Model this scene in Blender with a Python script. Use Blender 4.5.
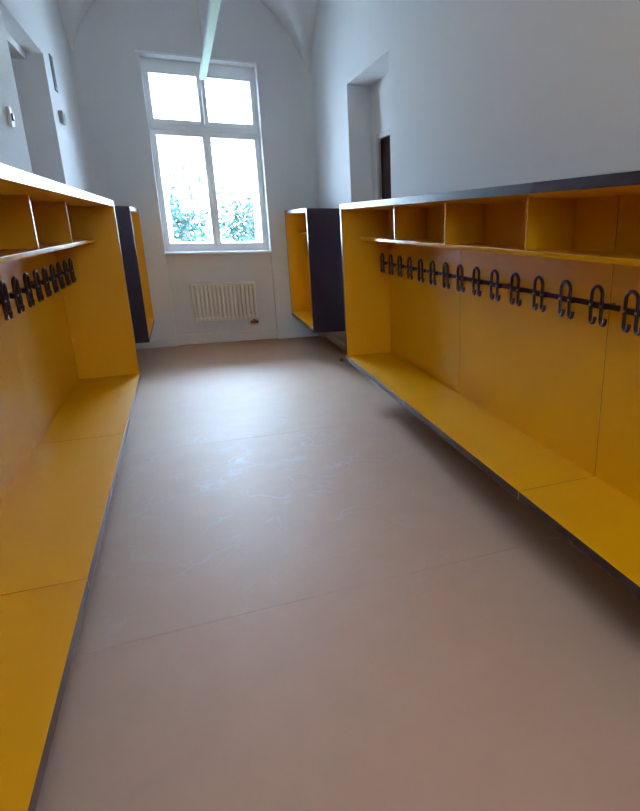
import bpy, bmesh, math, random
from mathutils import Vector, Matrix

random.seed(7)
scene = bpy.context.scene
for o in list(bpy.data.objects):
    bpy.data.objects.remove(o, do_unlink=True)
col = scene.collection

# ------------------------------------------------------------------ camera
EYE = 1.516
F_PX, CX, CY = 576.386, 440.173, 400.771          # focal length / principal point, 640 x 811 frame
RIGHT = Vector((0.917528, -0.397659, 0.003046))
FWD = Vector((0.380877, 0.876552, -0.294260))
UP = Vector((0.114345, 0.271152, 0.955721))
cam_data = bpy.data.cameras.new('camera')
cam = bpy.data.objects.new('camera', cam_data)
col.objects.link(cam)
cam_data.sensor_fit = 'HORIZONTAL'
cam_data.sensor_width = 36.0
cam_data.lens = F_PX * 36.0 / 640.0
cam_data.shift_x = (320.0 - CX) / 640.0
cam_data.shift_y = (CY - 405.5) / 640.0
cam_data.clip_start = 0.02
cam.matrix_world = Matrix(((RIGHT.x, UP.x, -FWD.x, 0), (RIGHT.y, UP.y, -FWD.y, 0),
                           (RIGHT.z, UP.z, -FWD.z, EYE), (0, 0, 0, 1)))
scene.camera = cam

# ------------------------------------------------------------------ world and exposure
world = bpy.data.worlds.new('sky')
scene.world = world
world.use_nodes = True
bgn = world.node_tree.nodes['Background']
bgn.inputs['Color'].default_value = (0.56, 0.74, 1.0, 1)
# bright overcast sky: luminance L = Lz (1 + 2 sin(elevation)) / 3
SKY_ZENITH = 22.0
wt = world.node_tree
wtc = wt.nodes.new('ShaderNodeTexCoord')
wsep = wt.nodes.new('ShaderNodeSeparateXYZ')
wt.links.new(wtc.outputs['Generated'], wsep.inputs[0])
wcl = wt.nodes.new('ShaderNodeClamp')
wt.links.new(wsep.outputs['Z'], wcl.inputs['Value'])
wma = wt.nodes.new('ShaderNodeMath')
wma.operation = 'MULTIPLY_ADD'
wma.inputs[1].default_value = 2.0 * SKY_ZENITH / 3.0
wma.inputs[2].default_value = SKY_ZENITH / 3.0
wt.links.new(wcl.outputs[0], wma.inputs[0])
wt.links.new(wma.outputs[0], bgn.inputs['Strength'])
scene.view_settings.view_transform = 'Standard'
scene.view_settings.look = 'None'
scene.view_settings.exposure = 2.32
scene.view_settings.gamma = 1.0
scene.view_settings.use_curve_mapping = False

# ------------------------------------------------------------------ materials
def srgb(r, g, b):
    f = lambda c: (c / 255 / 12.92) if c / 255 <= 0.04045 else ((c / 255 + 0.055) / 1.055) ** 2.4
    return (f(r), f(g), f(b), 1)

def mat(name, color, rough=0.5, metal=0.0, spec=0.5, noise=None, bump=None, coat=0.0):
    """Principled with optional colour mottling noise=(scale, amount) and bump=(scale, strength)."""
    m = bpy.data.materials.new(name)
    m.use_nodes = True
    nt = m.node_tree
    b = nt.nodes['Principled BSDF']
    b.inputs['Base Color'].default_value = color
    b.inputs['Roughness'].default_value = rough
    b.inputs['Metallic'].default_value = metal
    b.inputs['Specular IOR Level'].default_value = spec
    b.inputs['Coat Weight'].default_value = coat
    tc = nt.nodes.new('ShaderNodeTexCoord')
    geo = nt.nodes.new('ShaderNodeNewGeometry')
    if noise:
        n = nt.nodes.new('ShaderNodeTexNoise')
        n.inputs['Scale'].default_value = noise[0]
        n.inputs['Detail'].default_value = 5
        nt.links.new(geo.outputs['Position'], n.inputs['Vector'])
        mr = nt.nodes.new('ShaderNodeMapRange')
        mr.inputs['To Min'].default_value = 1 - noise[1]
        mr.inputs['To Max'].default_value = 1 + noise[1]
        nt.links.new(n.outputs['Fac'], mr.inputs['Value'])
        mx = nt.nodes.new('ShaderNodeMix')
        mx.data_type = 'RGBA'
        mx.blend_type = 'MULTIPLY'
        mx.inputs[0].default_value = 1
        mx.inputs[6].default_value = color
        nt.links.new(mr.outputs['Result'], mx.inputs[7])
        nt.links.new(mx.outputs[2], b.inputs['Base Color'])
    if bump:
        n2 = nt.nodes.new('ShaderNodeTexNoise')
        n2.inputs['Scale'].default_value = bump[0]
        n2.inputs['Detail'].default_value = 4
        nt.links.new(geo.outputs['Position'], n2.inputs['Vector'])
        bp = nt.nodes.new('ShaderNodeBump')
        bp.inputs['Strength'].default_value = bump[1]
        bp.inputs['Distance'].default_value = 0.01
        nt.links.new(n2.outputs['Fac'], bp.inputs['Height'])
        nt.links.new(bp.outputs['Normal'], b.inputs['Normal'])
    return m

M = {}
M['plaster'] = mat('white_plaster', (0.73, 0.725, 0.72, 1), 0.85, noise=(1.3, 0.03), bump=(60, 0.05))
M['ceiling'] = mat('white_ceiling_paint', (0.76, 0.76, 0.75, 1), 0.9, bump=(50, 0.04))
M['yellow'] = mat('yellow_laminate', (0.84, 0.415, 0.0, 1), 0.42, spec=0.3, noise=(3.0, 0.02))
M['yellow_edge'] = mat('yellow_edge_band', (0.84, 0.415, 0.0, 1), 0.16)
M['dark'] = mat('anthracite_laminate', (0.036, 0.015, 0.026, 1), 0.26, spec=0.42, noise=(40, 0.1))
M['hook'] = mat('dark_brown_coated_steel', (0.030, 0.008, 0.008, 1), 0.28)
M['screw'] = mat('zinc_screw', (0.45, 0.45, 0.45, 1), 0.3, metal=1.0)
M['window'] = mat('white_window_paint', (0.88, 0.88, 0.89, 1), 0.35)
M['radiator'] = mat('cream_radiator_enamel', (0.82, 0.76, 0.64, 1), 0.35)
M['door'] = mat('dark_brown_wood', (0.040, 0.020, 0.016, 1), 0.9, spec=0.05, noise=(8, 0.3))
M['whitedoor'] = mat('pale_grey_door_paint', (0.5, 0.5, 0.5, 1), 0.5)
M['grey'] = mat('grey_plastic', (0.22, 0.22, 0.24, 1), 0.5)
M['plaque'] = mat('matt_grey_plate', (0.13, 0.14, 0.16, 1), 0.9, spec=0.1)
M['beige'] = mat('aged_grey_plastic', (0.42, 0.41, 0.40, 1), 0.6)
M['white'] = mat('white_plastic', (0.80, 0.80, 0.80, 1), 0.35)
M['black'] = mat('black_plastic', (0.02, 0.02, 0.02, 1), 0.4)
M['alu'] = mat('white_aluminium', (0.60, 0.62, 0.64, 1), 0.55)
M['brass'] = mat('brown_metal', (0.25, 0.10, 0.03, 1), 0.3, metal=0.8)
M['rail_metal'] = mat('galvanised_steel', (0.06, 0.065, 0.07, 1), 0.6)
M['leaf'] = mat('green_leaf', (0.014, 0.038, 0.032, 1), 0.8, spec=0.1, noise=(3, 0.4))
M['bark'] = mat('grey_bark', (0.09, 0.08, 0.07, 1), 0.9, noise=(12, 0.4), bump=(30, 0.4))
M['lawn'] = mat('pale_gravel_yard', (0.45, 0.45, 0.42, 1), 0.9, noise=(1.5, 0.2))
M['joint'] = mat('dark_joint', (0.06, 0.045, 0.04, 1), 0.8)

# lamp diffuser: opal cover, switched on very low
def diffuser_material():
    m = bpy.data.materials.new('opal_diffuser')
    m.use_nodes = True
    b = m.node_tree.nodes['Principled BSDF']
    b.inputs['Base Color'].default_value = (0.46, 0.64, 0.52, 1)
    b.inputs['Roughness'].default_value = 0.7
    b.inputs['Specular IOR Level'].default_value = 0.15
    b.inputs['Emission Color'].default_value = (0.68, 1.0, 0.86, 1)
    b.inputs['Emission Strength'].default_value = 0.02
    return m
M['diffuser'] = diffuser_material()

def glass_material():
    m = bpy.data.materials.new('window_glass')
    m.use_nodes = True
    nt = m.node_tree
    nt.nodes.clear()
    out = nt.nodes.new('ShaderNodeOutputMaterial')
    tr = nt.nodes.new('ShaderNodeBsdfTransparent')
    tr.inputs['Color'].default_value = (0.95, 0.98, 0.98, 1)
    gl = nt.nodes.new('ShaderNodeBsdfGlossy')
    gl.inputs['Roughness'].default_value = 0.02
    fr = nt.nodes.new('ShaderNodeFresnel')
    fr.inputs['IOR'].default_value = 1.45
    mx = nt.nodes.new('ShaderNodeMixShader')
    nt.links.new(fr.outputs['Fac'], mx.inputs['Fac'])
    nt.links.new(tr.outputs['BSDF'], mx.inputs[1])
    nt.links.new(gl.outputs['BSDF'], mx.inputs[2])
    nt.links.new(mx.outputs['Shader'], out.inputs['Surface'])
    return m
M['glass'] = glass_material()

def floor_material():
    """Satin linoleum, faint mottling and cleaning swirls that change gloss and tone a little."""
    m = mat('beige_linoleum', (0.30, 0.215, 0.165, 1), 0.4, spec=0.56)
    nt = m.node_tree
    b = nt.nodes['Principled BSDF']
    geo = [n for n in nt.nodes if n.type == 'NEW_GEOMETRY'][0]
    L = nt.links
    n1 = nt.nodes.new('ShaderNodeTexNoise')
    n1.inputs['Scale'].default_value = 5.0
    n1.inputs['Detail'].default_value = 6
    L.new(geo.outputs['Position'], n1.inputs['Vector'])
    # swirls: edges of a warped voronoi
    wn = nt.nodes.new('ShaderNodeTexNoise')
    wn.inputs['Scale'].default_value = 2.2
    wn.inputs['Detail'].default_value = 3
    L.new(geo.outputs['Position'], wn.inputs['Vector'])
    va = nt.nodes.new('ShaderNodeVectorMath')
    va.operation = 'MULTIPLY_ADD'
    va.inputs[1].default_value = (1.3, 1.3, 0.0)
    L.new(wn.outputs['Color'], va.inputs[0])
    L.new(geo.outputs['Position'], va.inputs[2])
    vo = nt.nodes.new('ShaderNodeTexVoronoi')
    vo.feature = 'DISTANCE_TO_EDGE'
    vo.inputs['Scale'].default_value = 4.6
    L.new(va.outputs[0], vo.inputs['Vector'])
    mr = nt.nodes.new('ShaderNodeMapRange')
    mr.inputs['From Min'].default_value = 0.0
    mr.inputs['From Max'].default_value = 0.06
    mr.inputs['To Min'].default_value = 1.0
    mr.inputs['To Max'].default_value = 0.0
    L.new(vo.outputs['Distance'], mr.inputs['Value'])
    pn = nt.nodes.new('ShaderNodeTexNoise')            # where the swirls show
    pn.inputs['Scale'].default_value = 1.1
    L.new(geo.outputs['Position'], pn.inputs['Vector'])
    pm = nt.nodes.new('ShaderNodeMapRange')
    pm.inputs['From Min'].default_value = 0.5
    pm.inputs['From Max'].default_value = 0.66
    L.new(pn.outputs['Fac'], pm.inputs['Value'])
    # scuffed patch in the middle of the walkway
    ds_ = nt.nodes.new('ShaderNodeVectorMath')
    ds_.operation = 'DISTANCE'
    ds_.inputs[1].default_value = (1.05, 4.0, 0.0)   # in warped coordinates
    L.new(va.outputs[0], ds_.inputs[0])
    dm = nt.nodes.new('ShaderNodeMapRange')
    dm.inputs['From Min'].default_value = 0.4
    dm.inputs['From Max'].default_value = 1.7
    dm.inputs['To Min'].default_value = 1.0
    dm.inputs['To Max'].default_value = 0.06
    L.new(ds_.outputs['Value'], dm.inputs['Value'])
    sw = nt.nodes.new('ShaderNodeMath')
    sw.operation = 'MULTIPLY'
    L.new(mr.outputs['Result'], sw.inputs[0])
    pk = nt.nodes.new('ShaderNodeTexNoise')
    pk.inputs['Scale'].default_value = 3.6
    L.new(geo.outputs['Position'], pk.inputs['Vector'])
    pkm = nt.nodes.new('ShaderNodeMapRange')
    pkm.inputs['From Min'].default_value = 0.46
    pkm.inputs['From Max'].default_value = 0.68
    L.new(pk.outputs['Fac'], pkm.inputs['Value'])
    sm = nt.nodes.new('ShaderNodeMath')
    sm.operation = 'MULTIPLY'
    L.new(dm.outputs['Result'], sm.inputs[0])
    L.new(pkm.outputs['Result'], sm.inputs[1])
    L.new(sm.outputs[0], sw.inputs[1])
    # colour
    cm = nt.nodes.new('ShaderNodeMapRange')
    cm.inputs['To Min'].default_value = 0.92
    cm.inputs['To Max'].default_value = 1.08
    L.new(n1.outputs['Fac'], cm.inputs['Value'])
    mx = nt.nodes.new('ShaderNodeMix')
    mx.data_type = 'RGBA'
    mx.blend_type = 'MULTIPLY'
    mx.inputs[0].default_value = 1
    mx.inputs[6].default_value = FLOOR_COL
    L.new(cm.outputs['Result'], mx.inputs[7])
    mx2 = nt.nodes.new('ShaderNodeMix')
    mx2.data_type = 'RGBA'
    mx2.inputs[7].default_value = (0.55, 0.52, 0.50, 1)
    sf = nt.nodes.new('ShaderNodeMath')
    sf.operation = 'MULTIPLY'
    sf.inputs[1].default_value = 0.8
    L.new(sw.outputs[0], sf.inputs[0])
    L.new(sf.outputs[0], mx2.inputs[0])
    L.new(mx.outputs[2], mx2.inputs[6])
    L.new(mx2.outputs[2], b.inputs['Base Color'])
    # roughness
    rm = nt.nodes.new('ShaderNodeMapRange')
    rm.inputs['To Min'].default_value = FLOOR_ROUGH + 0.05
    rm.inputs['To Max'].default_value = FLOOR_ROUGH - 0.05
    L.new(pn.outputs['Fac'], rm.inputs['Value'])
    rs = nt.nodes.new('ShaderNodeMath')
    rs.operation = 'MULTIPLY_ADD'
    rs.inputs[1].default_value = -0.16
    L.new(sw.outputs[0], rs.inputs[0])
    L.new(rm.outputs['Result'], rs.inputs[2])
    L.new(rs.outputs[0], b.inputs['Roughness'])
    return m
FLOOR_COL = (0.62, 0.40, 0.275, 1)
FLOOR_ROUGH = 0.55
M['floor'] = floor_material()

# ------------------------------------------------------------------ mesh helpers
def box(bm, x0, x1, y0, y1, z0, z1, mi=0, facemat=None):
    """Axis box; facemat maps '-x','+x','-y','+y','-z','+z' to a material index."""
    x0, x1 = min(x0, x1), max(x0, x1)
    v = [bm.verts.new(p) for p in ((x0, y0, z0), (x1, y0, z0), (x1, y1, z0), (x0, y1, z0),
                                   (x0, y0, z1), (x1, y0, z1), (x1, y1, z1), (x0, y1, z1))]
    F = {'-z': (3, 2, 1, 0), '+z': (4, 5, 6, 7), '-y': (0, 1, 5, 4), '+x': (1, 2, 6, 5), '+y': (2, 3, 7, 6), '-x': (3, 0, 4, 7)}
    for k, idx in F.items():
        f = bm.faces.new([v[i] for i in idx])
        f.material_index = (facemat or {}).get(k, mi)

def bevel(bm, r, seg=2):
    bmesh.ops.bevel(bm, geom=list(bm.edges), offset=r, segments=seg, affect='EDGES', profile=0.6)

def tube(bm, pts, r, n=8, caps=True):
    pts = [Vector(p) for p in pts]
    rings = []
    t0 = (pts[1] - pts[0]).normalized()
    ref = Vector((0, 0, 1)) if abs(t0.z) < 0.9 else Vector((1, 0, 0))
    nrm = t0.cross(ref).normalized()
    for i, p in enumerate(pts):
        if i == 0:
            t = pts[1] - pts[0]
        elif i == len(pts) - 1:
            t = pts[-1] - pts[-2]
        else:
            t = (pts[i + 1] - p).normalized() + (p - pts[i - 1]).normalized()
        t.normalize()
        nrm = (nrm - t * nrm.dot(t)).normalized()
        bi = t.cross(nrm)
        rings.append([bm.verts.new(p + (nrm * math.cos(a) + bi * math.sin(a)) * r)
                      for a in [2 * math.pi * k / n for k in range(n)]])
    for a, b in zip(rings, rings[1:]):
        for k in range(n):
            f = bm.faces.new((a[k], a[(k + 1) % n], b[(k + 1) % n], b[k]))
            f.smooth = True
    if caps:
        bm.faces.new(rings[0][::-1])
        bm.faces.new(rings[-1])

def lathe(bm, prof, n=20, center=(0, 0, 0)):
    """prof: (radius, z) list, revolved about z."""
    c = Vector(center)
    rings = []
    for r, z in prof:
        rings.append([bm.verts.new(c + Vector((r * math.cos(2 * math.pi * k / n), r * math.sin(2 * math.pi * k / n), z))) for k in range(n)])
    for a, b in zip(rings, rings[1:]):
        for k in range(n):
            f = bm.faces.new((a[k], a[(k + 1) % n], b[(k + 1) % n], b[k]))
            f.smooth = True
    bm.faces.new(rings[0][::-1])
    bm.faces.new(rings[-1])

def obj(name, bm, mats, parent=None):
    bmesh.ops.recalc_face_normals(bm, faces=list(bm.faces))
    me = bpy.data.meshes.new(name)
    bm.to_mesh(me)
    bm.free()
    for m in (mats if isinstance(mats, (list, tuple)) else [mats]):
        me.materials.append(M[m])
    o = bpy.data.objects.new(name, me)
    col.objects.link(o)
    if parent:
        o.parent = parent
    return o

def boxobj(name, mats, parent, *dims, bev=0.0, facemat=None):
    bm = bmesh.new()
    box(bm, *dims, facemat=facemat)
    if bev:
        bevel(bm, bev)
    return obj(name, bm, mats, parent)

def tag(o, label, cat, group=None):
    o['label'] = label
    o['category'] = cat
    if group:
        o['group'] = group
    return o

def empty(name, loc=(0, 0, 0)):
    o = bpy.data.objects.new(name, None)
    o.location = loc
    o.empty_display_size = 0.1
    col.objects.link(o)
    return o

def struct(o):
    o['kind'] = 'structure'
    return o

# ------------------------------------------------------------------ dimensions (metres, floor z = 0)
XV, XW = -0.862, 1.705              # side walls
XL, XR = -0.421, 1.264              # cabinet fronts
YF = 8.02                           # far wall
YN = -3.0                           # wall behind the camera
WX0, WX1, WZ0, WZ1 = -0.194, 1.066, 1.167, 3.328   # window recess
YG = 8.22                           # window frame plane
XC = (XV + XW) / 2
SPRING = 2.95
ZTOP = 4.35

# ------------------------------------------------------------------ floor
bm = bmesh.new()
box(bm, XV - 0.9, XW + 0.6, YN - 0.2, YF + 0.25, -0.2, -0.004)
floor = struct(obj('floor', bm, 'joint'))
edges = [-2.95, -0.0, 2.13, 4.212, 6.29, YF + 0.10]
edges[0] = YN
edges[1] = 0.05
for a, b in zip(edges, edges[1:]):
    boxobj('floor_sheet', 'floor', floor, XV - 0.6, XW + 0.35, a + 0.0010, b - 0.0010, -0.004, 0.0)

# ------------------------------------------------------------------ walls
def wall_with(name, boxes, mats='plaster', fillet=None):
    bm = bmesh.new()
    for b_ in boxes:
        box(bm, *b_)
    if fillet:
        sx, x, y, r, z1 = fillet               # concave quarter round between side wall and far wall
        n = 10
        cx, cy = x + sx * r, y - r
        prev = None
        for k in range(n + 1):
            a = math.pi / 2 * k / n
            px, py = cx - sx * r * math.cos(a), cy + r * math.sin(a)
            v = (bm.verts.new((px, py, 0)), bm.verts.new((px, py, z1)))
            if prev:
                f = bm.faces.new((prev[0], v[0], v[1], prev[1]))
                f.smooth = True
            prev = v
    return struct(obj(name, bm, mats))

# right wall: niche with a brown door
RN0, RN1, RNZ = 4.995, 6.304, 2.845
RB = 1.94
DZ = 2.375
DY0, DY1 = 5.10, 6.115
wall_with('wall_right', [
    (XW, XW + 0.5, YN, RN0, 0, ZTOP), (XW, XW + 0.5, RN1, YF + 0.3, 0, ZTOP), (XW, XW + 0.5, RN0, RN1, RNZ, ZTOP),
    (RB, XW + 0.5, RN0, DY0, 0, RNZ), (RB, XW + 0.5, DY1, RN1, 0, RNZ), (RB, XW + 0.5, DY0, DY1, DZ, RNZ)],
    fillet=(-1, XW, YF, 0.16, ZTOP))
# left wall: stepped opening
LN0, LN1, LNZ = 4.896, 6.204, 2.835
LB = -0.985
LZ2 = 2.775
wall_with('wall_left', [
    (XV - 0.85, XV, YN, LN0, 0, ZTOP), (XV - 0.85, XV, LN1, YF + 0.3, 0, ZTOP), (XV - 0.85, XV, LN0, LN1, LNZ, ZTOP),
    (XV - 0.85, LB, LN0, LN1, LZ2, LNZ)],
    fillet=(1, XV, YF, 0.16, ZTOP))
# far wall with window recess, and shallow radiator recess below
wall_with('wall_far', [
    (XV - 0.1, WX0, YF, YF + 0.5, 0, ZTOP), (WX1, XW + 0.1, YF, YF + 0.5, 0, ZTOP),
    (WX0, WX1, YF, YF + 0.5, WZ1, ZTOP), (WX0, WX1, YF + 0.06, YF + 0.5, 0, WZ0)])
# wall behind the camera with an opening for the added window
RW = (0.0, 0.84, 1.7, 2.7)
wall_with('wall_near', [
    (XV - 0.1, RW[0], YN - 0.4, YN, 0, ZTOP), (RW[1], XW + 0.1, YN - 0.4, YN, 0, ZTOP),
    (RW[0], RW[1], YN - 0.4, YN, RW[3], ZTOP), (RW[0], RW[1], YN - 0.4, YN, 0, RW[2])])

# groin vault
def semi(t, r):
    return math.sqrt(max(0.0, r * r - t * t))
bm = bmesh.new()
HW = (XW - XV) / 2
BAY = 4.4
nx = 48
ys = []
y = YF + 0.02
nb = int(math.ceil((YF - YN) / BAY))
for b_ in range(nb):
    for k in range(40):
        ys.append(YF - b_ * BAY - BAY * (1 - math.cos(math.pi * k / 40)) / 2)
ys.append(YF - nb * BAY)
rows = []
for y in ys:
    tb = (YF - y) % BAY
    hy = semi(tb - BAY / 2, BAY / 2) * (HW / (BAY / 2))
    row = []
    for i in range(nx + 1):
        t = -math.cos(math.pi * i / nx) * HW
        row.append(bm.verts.new((XC + t, y, SPRING + max(semi(t, HW), hy))))
    rows.append(row)
for a, b in zip(rows, rows[1:]):
    for i in range(nx):
        f = bm.faces.new((a[i], a[i + 1], b[i + 1], b[i]))
        f.smooth = True
ceil = struct(obj('ceiling', bm, 'ceiling'))

# baseboards
struct(boxobj('baseboard_right', 'plaster', None, XW - 0.014, XW, 6.30, YF, 0, 0.12, bev=0.003))
struct(boxobj('baseboard_left', 'plaster', None, XV, XV + 0.014, 6.20, YF, 0, 0.12, bev=0.003))
bm = bmesh.new()
box(bm, WX0, WX1, YF + 0.035, YF + 0.06, 0, 0.13)
box(bm, XV, WX0, YF - 0.014, YF, 0, 0.10)
box(bm, WX1, XW, YF - 0.014, YF, 0, 0.10)
struct(obj('baseboard_far', bm, 'plaster'))

# ------------------------------------------------------------------ windows
PX = [(-0.1285, 0.3826), (0.4798, 0.994)]
PZ = [(2.693, 3.173), (1.265, 2.513)]

def make_window(name, label, y, sgn, x_off, outer):
    w = struct(empty(name, (0, 0, 0)))
    w['label'] = label
    def yb(d0, d1):
        a, b = y + sgn * d0, y + sgn * d1
        return (min(a, b), max(a, b))
    X = lambda v: v + x_off
    # fixed frame: jambs, head, bottom rail, post and transom
    bm = bmesh.new()
    d = yb(0.0, 0.07)
    xa, xz = PX[0][0] - 0.035, PX[1][1] + 0.035
    box(bm, X(WX0), X(xa), *d, WZ0, WZ1)
    box(bm, X(xz), X(WX1), *d, WZ0, WZ1)
    box(bm, X(xa), X(xz), *d, PZ[0][1] + 0.045, WZ1)
    box(bm, X(xa), X(xz), *d, WZ0, PZ[1][0] - 0.04)
    box(bm, X(xa), X(xz), *d, PZ[1][1] + 0.045, PZ[0][0] - 0.04)
    obj('frame', bm, 'window', w)
    bm = bmesh.new()
    d = yb(-0.02, 0.02)
    zt = (PZ[1][1] + PZ[0][0]) / 2
    box(bm, X(WX0 + 0.02), X(WX1 - 0.02), *d, zt - 0.03, zt + 0.03)
    bevel(bm, 0.008)
    obj('transom_moulding', bm, 'window', w)
    # four sashes with a pane each
    for i, (a, b) in enumerate(PX):
        for j, (c, e) in enumerate(PZ):
            bm = bmesh.new()
            d = yb(-0.008, 0.045)
            ol, orr = (0.035, 0.047) if i == 0 else (0.047, 0.035)
            zb_, zt_ = 0.04, 0.045
            box(bm, X(a - ol), X(a), *d, c - zb_, e + zt_)
            box(bm, X(b), X(b + orr), *d, c - zb_, e + zt_)
            box(bm, X(a), X(b), *d, c - zb_, c)
            box(bm, X(a), X(b), *d, e, e + zt_)
            s = obj('sash', bm, 'window', w)
            g0 = yb(-0.004, 0.001)
            boxobj('pane', 'glass', s, X(a), X(b), *g0, c, e)
    # middle cover strip and handle
    boxobj('cover_strip', 'window', w, X(0.413), X(0.449), *yb(-0.026, -0.0125), PZ[1][0] - 0.03, PZ[1][1] + 0.04, bev=0.004)
    bm = bmesh.new()
    yh = yb(-0.036, -0.0265)
    box(bm, X(0.417), X(0.445), *yh, 1.80, 1.90)
    hy = (yh[0] if sgn > 0 else yh[1])
    tube(bm, [(X(0.431), hy, 1.86), (X(0.431), hy - sgn * 0.03, 1.86), (X(0.431), hy - sgn * 0.035, 1.84), (X(0.431), hy - sgn * 0.035, 1.75)], 0.008)
    obj('handle', bm, 'white', w)
    # inner sill board
    boxobj('sill', 'window', w, X(WX0 - 0.012), X(WX1 + 0.012), *yb(-0.225, 0.0), WZ0 - 0.03, WZ0 - 0.001, bev=0.004)
    # box-type window: outer casement behind, with its own lining
    if outer:
        d = yb(0.22, 0.27)
        bm = bmesh.new()
        m = 0.05
        xs = [WX0, PX[0][0] + m, PX[0][1] - 0.01, PX[1][0] + 0.01, PX[1][1] - m, WX1]
        for k in (0, 2, 4):
            box(bm, X(xs[k]), X(xs[k + 1]), *d, WZ0, WZ1)
        for k in (1, 3):
            box(bm, X(xs[k]), X(xs[k + 1]), *d, PZ[0][1] - 0.04, WZ1)
            box(bm, X(xs[k]), X(xs[k + 1]), *d, WZ0, PZ[1][0] + 0.01)
            box(bm, X(xs[k]), X(xs[k + 1]), *d, PZ[1][1] - 0.04, PZ[0][0] + 0.01)
        obj('outer_casement', bm, 'window', w)
    return w

make_window('window_1', 'tall white four-pane window in the far wall above the radiator', YG, 1, 0.0, True)
# lining bar above the recess (thin white strip at the head)
struct(boxobj('trim_1', 'window', None, WX0 - 0.035, WX1 + 0.0, YF - 0.012, YF, WZ1, WZ1 + 0.022, bev=0.003))
# simple unseen window added behind the camera to brighten the near end
w2 = struct(empty('added_fill_window'))
bm = bmesh.new()
for a, b, c, e in ((RW[0], RW[0] + 0.07, RW[2], RW[3]), (RW[1] - 0.07, RW[1], RW[2], RW[3]), (RW[0] + 0.07, RW[1] - 0.07, RW[2], RW[2] + 0.07),
                   (RW[0] + 0.07, RW[1] - 0.07, RW[3] - 0.07, RW[3]), (0.39, 0.46, RW[2] + 0.07, RW[3] - 0.07)):
    box(bm, a, b, YN - 0.2, YN - 0.13, c, e)
obj('frame', bm, 'window', w2)
for a, b in ((RW[0] + 0.07, 0.39), (0.46, RW[1] - 0.07)):
    boxobj('pane', 'glass', w2, a, b, YN - 0.17, YN - 0.164, RW[2] + 0.07, RW[3] - 0.07)

# guard rail outside the window
gr = empty('guard_rail', (XC, YG + 0.42, 1.792))
tag(gr, 'thin grey guard rail crossing outside the lower window panes', 'railing')
bm = bmesh.new()
tube(bm, [(WX0 - 0.1 - XC, 0, 0.10), (WX1 + 0.1 - XC, 0, 0.10)], 0.02)
obj('bar', bm, 'rail_metal', gr)
for sx in (WX0 + 0.01, WX1 - 0.01):
    bm = bmesh.new()
    tube(bm, [(sx - XC, 0, 0.10), (sx - XC, -0.12, 0.10)], 0.007)
    obj('bracket', bm, 'rail_metal', gr)

# ------------------------------------------------------------------ doors in the niches
d1 = struct(empty('door_1', (0, 0, 0)))
bm = bmesh.new()
fw = 0.05
box(bm, RB + 0.0, RB + 0.06, DY0, DY0 + fw, 0, DZ)
box(bm, RB + 0.0, RB + 0.06, DY1 - fw, DY1, 0, DZ)
box(bm, RB + 0.0, RB + 0.06, DY0 + fw, DY1 - fw, DZ - fw, DZ)
obj('door_frame', bm, 'whitedoor', d1)
leaf = boxobj('door_leaf', 'door', d1, RB + 0.03, RB + 0.075, DY0 + fw, DY1 - fw, 0.005, DZ - fw)
for z0, z1 in ((0.15, 0.85), (1.0, 1.55), (1.68, 2.2)):
    for a, b in ((DY0 + fw + 0.1, 5.565), (5.645, DY1 - fw - 0.1)):
        boxobj('door_panel', 'door', leaf, RB + 0.022, RB + 0.03, a, b, z0, z1, bev=0.006)
bm = bmesh.new()
tube(bm, [(RB + 0.03, 5.22, 1.04), (RB - 0.02, 5.22, 1.04), (RB - 0.025, 5.24, 1.04), (RB - 0.025, 5.34, 1.04)], 0.009)
obj('door_handle', bm, 'screw', leaf)

d2 = struct(empty('door_2', (0, 0, 0)))
lf = boxobj('door_leaf', 'whitedoor', d2, XV - 0.80, XV - 0.755, LN0 + 0.002, LN1 - 0.002, 0.005, LZ2 - 0.01)
bm = bmesh.new()
tube(bm, [(XV - 0.757, 5.05, 1.04), (XV - 0.70, 5.05, 1.04), (XV - 0.695, 5.07, 1.04), (XV - 0.695, 5.17, 1.04)], 0.009)
obj('door_handle', bm, 'screw', lf)

# ------------------------------------------------------------------ coat hook (shared mesh)
ZHOOK = 1.185                       # rail centre height
def hook_mesh(sx):
    """Arch hook in the plane of the wall; sx = direction pointing away from the cabinet back."""
    bm = bmesh.new()
    hw, top, bot, r = 0.0345, 0.080, -0.054, 0.0085
    pts = []
    jr = 0.0215
    def jhook(yc):          # tip first, ends at the leg
        p = []
        for k in range(9):
            a = math.radians(200 + 160 * (k / 8))         # tip side (towards -y) round the bottom to the leg
            p.append((0.010 * sx * (1 - k / 8), yc - jr + jr * math.cos(a), bot + jr * math.sin(a)))
        p[0] = (0.012 * sx, yc - 2 * jr - 0.003, bot + 0.006)
        return p
    a1 = jhook(hw)
    pts += a1
    pts.append((0, hw, 0.0))
    for k in range(13):
        a = math.pi * k / 12
        pts.append((0, hw * math.cos(a), top - hw + hw * 1.0 * math.sin(a)))
    pts.append((0, -hw, 0.0))
    pts += jhook(-hw)[::-1]
    tube(bm, pts, r, 8)
    # cross plate that carries the arch
    box(bm, -0.022 * sx, -0.004 * sx, -hw - 0.010, hw + 0.010, -0.0125, 0.0125)
    bmesh.ops.recalc_face_normals(bm, faces=list(bm.faces))
    me = bpy.data.meshes.new('coat_hook')
    bm.to_mesh(me)
    bm.free()
    me.materials.append(M['hook'])
    return me
def screw_mesh(sx):
    bm = bmesh.new()
    tube(bm, [(0.004 * sx, 0, 0), (0.009 * sx, 0, 0), (0.0105 * sx, 0, 0)], 0.0055, 10)
    me = bpy.data.meshes.new('screw')
    bm.to_mesh(me)
    bm.free()
    me.materials.append(M['screw'])
    return me
HOOK = {s: hook_mesh(s) for s in (-1, 1)}
SCREW = {s: screw_mesh(s) for s in (-1, 1)}

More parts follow.
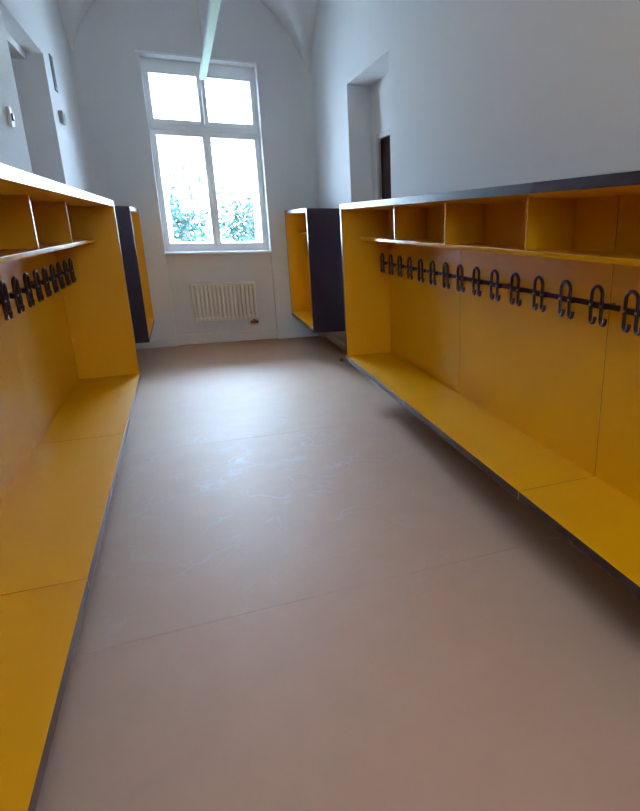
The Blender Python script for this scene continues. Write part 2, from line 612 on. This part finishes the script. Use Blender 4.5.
# ------------------------------------------------------------------ cabinets
ZT, ZTL, ZS, ZSL, ZBT, ZBB = 1.667, 1.627, 1.400, 1.377, 0.366, 0.322
REC = 0.16                         # shelf set back from the front
EP = 0.035                          # end panel thickness
STAND = 0.097                       # hooks stand off the back

def cabinet(name, label, side, y0, y1, seams, dividers, hooks, rails, group):
    """side = +1 right wall (opens towards -x), -1 left wall (opens towards +x)."""
    s = side
    xf = XR if s > 0 else XL                    # front
    xw = (XW if s > 0 else XV) - s * 0.001      # wall side
    xb = xw - s * 0.022                         # face of the back panels
    inn, out = ('-x', '+x') if s > 0 else ('+x', '-x')
    base = Vector(((xf + xw) / 2, (y0 + y1) / 2, ZBB))
    e = empty(name, base)
    tag(e, label, 'cabinet', group)
    def part(pname, mats, parent, *d, **k):
        o = boxobj(pname, mats, parent, *d, **k)
        o.matrix_parent_inverse = Matrix.Translation(-base)
        return o
    allf = {k: 1 for k in ('-x', '+x', '-y', '+y', '-z', '+z')}
    MM = ['yellow', 'dark']
    part('top_board', MM, e, xf, xw, y0, y1, ZTL, ZT, facemat={**allf, '-z': 0})
    part('end_panel', MM, e, xf, xw, y1 - EP, y1, ZBB, ZTL, facemat={**allf, '-y': 0})
    part('end_panel', MM, e, xf, xw, y0, y0 + EP, ZBB, ZTL, facemat={**allf, '+y': 0})
    ys_ = [y0 + EP] + sorted(q for q in seams if y0 < q < y1) + [y1 - EP]
    for a, b in zip(ys_, ys_[1:]):
        g0 = 0.0 if a == ys_[0] else 0.0015
        g1 = 0.0 if b == ys_[-1] else 0.0015
        part('bench_board', MM, e, xf, xw, a + g0, b - g1, ZBB, ZBT, facemat={**allf, '+z': 0}, bev=0.0009)
        part('back_panel', MM, e, xb, xw, a + g0, b - g1, ZBT, ZTL, facemat={**allf, inn: 0, '-y': 1, '+y': 1}, bev=0.0006)
    part('shelf', ['yellow', 'yellow_edge'], e, xf + s * REC, xb, y0 + EP, y1 - EP, ZSL, ZS, facemat={inn: 1}, bev=0.003)
    for q in dividers:
        part('divider', ['yellow', 'yellow_edge'], e, xf + s * (REC + 0.002), xb, q - 0.009, q + 0.009, ZS, ZTL, facemat={inn: 1}, bev=0.003)
    # hook rails
    xh = xb - s * STAND
    for ra, rb in rails:
        bm = bmesh.new()
        box(bm, xh + s * 0.022, xh + s * 0.034, ra, rb, ZHOOK - 0.0125, ZHOOK + 0.0125)
        bevel(bm, 0.004)
        own = sorted(h for h in hooks if ra <= h <= rb)
        for yy in (own[0], own[len(own) // 3], own[2 * len(own) // 3], own[-1]):   # standoffs behind hooks
            tube(bm, [(xh + s * 0.034, yy, ZHOOK), (xb, yy, ZHOOK)], 0.006, 10)
        rail = obj('hook_rail', bm, 'hook', e)
        rail.matrix_parent_inverse = Matrix.Translation(-base)
        for hy in hooks:
            if ra <= hy <= rb:
                h = bpy.data.objects.new('coat_hook', HOOK[-s])
                col.objects.link(h)
                h.parent = rail
                h.location = (xh, hy, ZHOOK)
                for dy in (-0.0345, 0.0345):
                    sc = bpy.data.objects.new('screw', SCREW[-s])
                    col.objects.link(sc)
                    sc.parent = rail
                    sc.location = (xh, hy + dy, ZHOOK)
    return e

SEAMS = [3.54, 2.02, 0.50]
Y0N, Y1N = -1.02, 5.06
hk = [4.918 - 0.2253 * i for i in range(14)]
hk2 = [4.918 - 0.2253 * 14 + 0.012 - 0.2253 * i for i in range(12)]
hooks_all = hk + hk2
rails_all = [(hk[-1] - 0.115, hk[0] + 0.055), (hk2[-1] - 0.115, hk2[0] + 0.05)]
cabinet('cloakroom_cabinet', 'long yellow open cloakroom cabinet on the wall with the dark brown door', 1,
        Y0N, Y1N, SEAMS, [4.128, 3.227, 2.32, 1.41, 0.50, -0.41], hooks_all, rails_all, 'long cloakroom cabinets')
cabinet('cloakroom_cabinet', 'long yellow open cloakroom cabinet on the wall with the grey plaque and wall boxes', -1,
        Y0N, Y1N, SEAMS, [4.065, 3.14, 2.22, 1.30, 0.38, -0.54], hooks_all, rails_all, 'long cloakroom cabinets')
fh = [7.82 - 0.2253 * i for i in range(5)]
cabinet('cloakroom_cabinet', 'short yellow cloakroom cabinet with dark end panel, beyond the brown door by the window', 1,
        6.506, 7.96, [], [7.24], [h for h in fh], [(fh[-1] - 0.1, fh[0] + 0.055)], 'short cloakroom cabinets')
cabinet('cloakroom_cabinet', 'short yellow cloakroom cabinet with dark end panel, below the grey plaque by the window', -1,
        6.625, 7.99, [], [7.31], [h for h in fh], [(fh[-1] - 0.1, fh[0] + 0.055)], 'short cloakroom cabinets')

# ------------------------------------------------------------------ radiator
rx0, rx1, rz0, rz1 = 0.032, 0.828, 0.296, 0.778
ry = YF + 0.058
rd = empty('radiator', ((rx0 + rx1) / 2, ry, rz0))
tag(rd, 'cream ribbed steel radiator mounted below the window', 'radiator')
inv = Matrix.Translation(-Vector(rd.location))
def rpart(pname, bm, m):
    o = obj(pname, bm, m, rd)
    o.matrix_parent_inverse = inv
    return o
n = 16
pitch = (rx1 - rx0) / n
for k in range(n):
    bm = bmesh.new()
    c = rx0 + pitch * (k + 0.5)
    box(bm, c - 0.0150, c + 0.0150, ry - 0.110, ry - 0.036, rz0 + 0.012, rz1 - 0.012)
    bevel(bm, 0.006)
    rpart('rib', bm, 'radiator')
for z0, z1, nm in ((rz1 - 0.045, rz1, 'header'), (rz0, rz0 + 0.045, 'header')):
    bm = bmesh.new()
    box(bm, rx0, rx1, ry - 0.100, ry - 0.045, z0, z1)
    bevel(bm, 0.008)
    rpart(nm, bm, 'radiator')
for c in (rx0 + 0.12, rx1 - 0.12):
    bm = bmesh.new()
    box(bm, c - 0.015, c + 0.015, ry - 0.04, ry, rz0 + 0.06, rz1 - 0.06)
    rpart('wall_bracket', bm, 'radiator')
bm = bmesh.new()
box(bm, rx0 + 0.004, rx1 - 0.004, ry - 0.0355, ry - 0.031, rz0 + 0.02, rz1 - 0.02)
rpart('back_plate', bm, 'radiator')
bm = bmesh.new()
tube(bm, [(rx1 - 0.05, ry - 0.062, rz0), (rx1 - 0.05, ry - 0.062, rz0 - 0.05)], 0.014, 12)
box(bm, rx1 - 0.10, rx1 + 0.0, ry - 0.085, ry - 0.045, rz0 - 0.062, rz0 - 0.024)
rpart('valve', bm, 'brass')
bm = bmesh.new()
tube(bm, [(rx1 - 0.08, ry - 0.062, rz0 - 0.05), (rx1 - 0.08, ry - 0.062, rz0 - 0.075), (rx1 - 0.08, ry, rz0 - 0.085)], 0.008, 10)
tube(bm, [(rx1 - 0.03, ry - 0.062, rz0 - 0.05), (rx1 - 0.03, ry - 0.062, rz0 - 0.075), (rx1 - 0.03, ry, rz0 - 0.085)], 0.008, 10)
rpart('pipe', bm, 'radiator')

# ------------------------------------------------------------------ linear lamp
def luminaire(y0, y1, label):
    z = 3.0
    c = Vector((0.419, (y0 + y1) / 2, z))
    e = empty('linear_lamp', c)
    tag(e, label, 'lamp', 'linear ceiling lamps')
    inv = Matrix.Translation(-c)
    w = 0.034
    bm = bmesh.new()
    box(bm, c.x - w, c.x + w, y0, y1, z + 0.012, z + 0.055)
    bevel(bm, 0.003)
    h = obj('housing', bm, 'alu', e); h.matrix_parent_inverse = inv
    bm = bmesh.new()
    box(bm, c.x - w + 0.003, c.x + w - 0.003, y0 + 0.004, y1 - 0.004, z, z + 0.012)
    h = obj('diffuser', bm, 'diffuser', e); h.matrix_parent_inverse = inv
    for q in (y0 + 0.45, y1 - 0.45):
        bm = bmesh.new()
        tb = (YF - q) % BAY
        hz = SPRING + HW
        tube(bm, [(c.x, q, z + 0.055), (c.x, q, hz)], 0.003, 6)
        h = obj('suspension_wire', bm, 'alu', e); h.matrix_parent_inverse = inv
luminaire(2.6, 7.47, 'slim white linear lamp hanging in front of the window head')

# unseen globes added as warm fill light for the near half of the corridor
GLOBE_FILL = 1.5
gm = bpy.data.materials.new('added_globe_glow')
gm.use_nodes = True
gb = gm.node_tree.nodes['Principled BSDF']
gb.inputs['Base Color'].default_value = (0.8, 0.78, 0.74, 1)
gb.inputs['Emission Color'].default_value = (1.0, 0.74, 0.46, 1)
gb.inputs['Emission Strength'].default_value = GLOBE_FILL
M['globe'] = gm
for gy, gl in ((0.5, 'added warm fill globe over the long cabinets, near their middle'), (-0.9, 'added warm fill globe over the near ends of the long cabinets'),
               (-2.3, 'added warm fill globe beside the added window of the near wall')):
    c = Vector((XC, gy, 3.25))
    e = empty('added_fill_globe', c)
    tag(e, gl, 'lamp', 'added fill globes over the corridor')
    bm = bmesh.new()
    bmesh.ops.create_icosphere(bm, subdivisions=4, radius=0.2)
    for f in bm.faces:
        f.smooth = True
    obj('globe', bm, 'globe', e)
    bm = bmesh.new()
    lathe(bm, [(0.05, 0.19), (0.06, 0.21), (0.06, 0.26), (0.012, 0.28), (0.012, SPRING + HW - 3.25 - 0.02), (0.06, SPRING + HW - 3.25 - 0.02), (0.06, SPRING + HW - 3.25)], 16)
    obj('stem', bm, 'alu', e)

# ------------------------------------------------------------------ small things on the walls and floor
def wall_box(name, label, cat, y, z, hy, hz, dep, body, face_fn):
    e = empty(name, (XV, y, z - hz))
    tag(e, label, cat)
    inv = Matrix.Translation(-Vector(e.location))
    bm = bmesh.new()
    box(bm, XV, XV + dep, y - hy, y + hy, z - hz, z + hz)
    bevel(bm, min(dep, hy) * 0.35, 3)
    o = obj('body', bm, body, e); o.matrix_parent_inverse = inv
    bm = bmesh.new()
    nm, mt = face_fn(bm, XV + dep, y, z)
    o = obj(nm, bm, mt, e); o.matrix_parent_inverse = inv
def lens(bm, x, y, z):
    tube(bm, [(x - 0.006, y, z), (x + 0.004, y, z), (x + 0.010, y, z)], 0.022, 14)
    return 'lens', 'black'
def rocker(bm, x, y, z):
    box(bm, x - 0.004, x + 0.003, y - 0.025, y + 0.025, z - 0.03, z + 0.03)
    return 'button', 'grey'
wall_box('wall_sensor', 'white rounded wall sensor with dark lens before the doorway', 'sensor', 4.50, 2.115, 0.030, 0.055, 0.020, 'white', lens)
wall_box('wall_switch', 'pale grey wall box under the plaque, beyond the doorway', 'switch', 6.50, 2.400, 0.055, 0.055, 0.04, 'beige', rocker)
pl = empty('wall_plaque', (XV, 6.58, 2.64))
tag(pl, 'tall narrow grey plaque on the wall beside the doorway', 'plaque')
o = boxobj('plate', 'plaque', pl, XV, XV + 0.006, 6.50, 6.63, 2.62, 2.905)
o.matrix_parent_inverse = Matrix.Translation(-Vector(pl.location))
o = boxobj('mount', 'grey', pl, XV + 0.006, XV + 0.008, 6.515, 6.615, 2.635, 2.65)
o.matrix_parent_inverse = Matrix.Translation(-Vector(pl.location))

ds = empty('door_stop', (1.541, 6.381, 0))
tag(ds, 'small brown and black door stop on the floor by the short cabinet', 'door stop')
bm = bmesh.new()
lathe(bm, [(0.026, 0.0), (0.026, 0.006), (0.018, 0.010), (0.017, 0.034), (0.010, 0.040)], 20)
obj('base', bm, 'brass', ds)
bm = bmesh.new()
lathe(bm, [(0.020, 0.010), (0.025, 0.013), (0.025, 0.020), (0.019, 0.024), (0.017, 0.0245)], 20)
obj('rubber_ring', bm, 'black', ds)

# ------------------------------------------------------------------ outdoors
GZ = -4.0
bm = bmesh.new()
box(bm, -40, 40, YF + 0.6, 90, GZ - 0.2, GZ)
struct(obj('ground', bm, 'lawn'))

def tree(x, y, h, rw, rh, nleaf, label, seed):
    rnd = random.Random(seed)
    e = empty('leafy_tree', (x, y, GZ))
    tag(e, label, 'tree', 'trees outside the window')
    bm = bmesh.new()
    H = h - GZ
    cz = H - rh
    tube(bm, [(0, 0, 0), (0.05, 0.03, H * 0.4), (-0.05, 0, cz), (0.03, 0, cz + rh * 0.5)], 0.11, 10)
    tips = []
    for k in range(26):
        a = rnd.uniform(0, 2 * math.pi)
        z1 = cz + rh * rnd.uniform(-0.6, 0.9)
        rr = rw * rnd.uniform(0.45, 0.95) * math.sqrt(max(0.1, 1 - ((z1 - cz) / rh) ** 2))
        p1 = Vector((rr * math.cos(a), rr * math.sin(a), z1))
        p0 = Vector((0, 0, cz - rh * 0.4 + rnd.uniform(0, rh * 0.6)))
        mid = p0.lerp(p1, 0.5) + Vector((0, 0, 0.1))
        tube(bm, [p0, mid, p1], 0.02, 5)
        tips += [mid, p1, p0.lerp(p1, 0.75)]
    obj('trunk', bm, 'bark', e)
    bm = bmesh.new()
    for k in range(nleaf):
        c = rnd.choice(tips) + Vector((rnd.gauss(0, 0.30), rnd.gauss(0, 0.30), rnd.gauss(0, 0.28)))
        d = Vector((rnd.gauss(0, 1), rnd.gauss(0, 1), rnd.gauss(0, 0.7))).normalized()
        q = d.cross(Vector((rnd.gauss(0, 1), rnd.gauss(0, 1), rnd.gauss(0, 1)))).normalized()
        l = rnd.uniform(0.07, 0.13)
        w = l * 0.32
        nrm = d.cross(q) * (w * 0.25)
        v = [bm.verts.new(c - d * l), bm.verts.new(c + q * w + nrm), bm.verts.new(c + d * l), bm.verts.new(c - q * w + nrm)]
        bm.faces.new((v[0], v[1], v[2]))
        bm.faces.new((v[0], v[2], v[3]))
    f = obj('foliage', bm, 'leaf', e)
    f['kind'] = 'stuff'
tree(0.10, 16.5, 2.42, 1.0, 1.7, 2600, 'bushy tree with pale green leaves outside the left lower pane', 3)
tree(2.15, 20.5, 2.78, 1.25, 1.8, 3400, 'bushy tree with pale green leaves outside the right lower pane', 11)
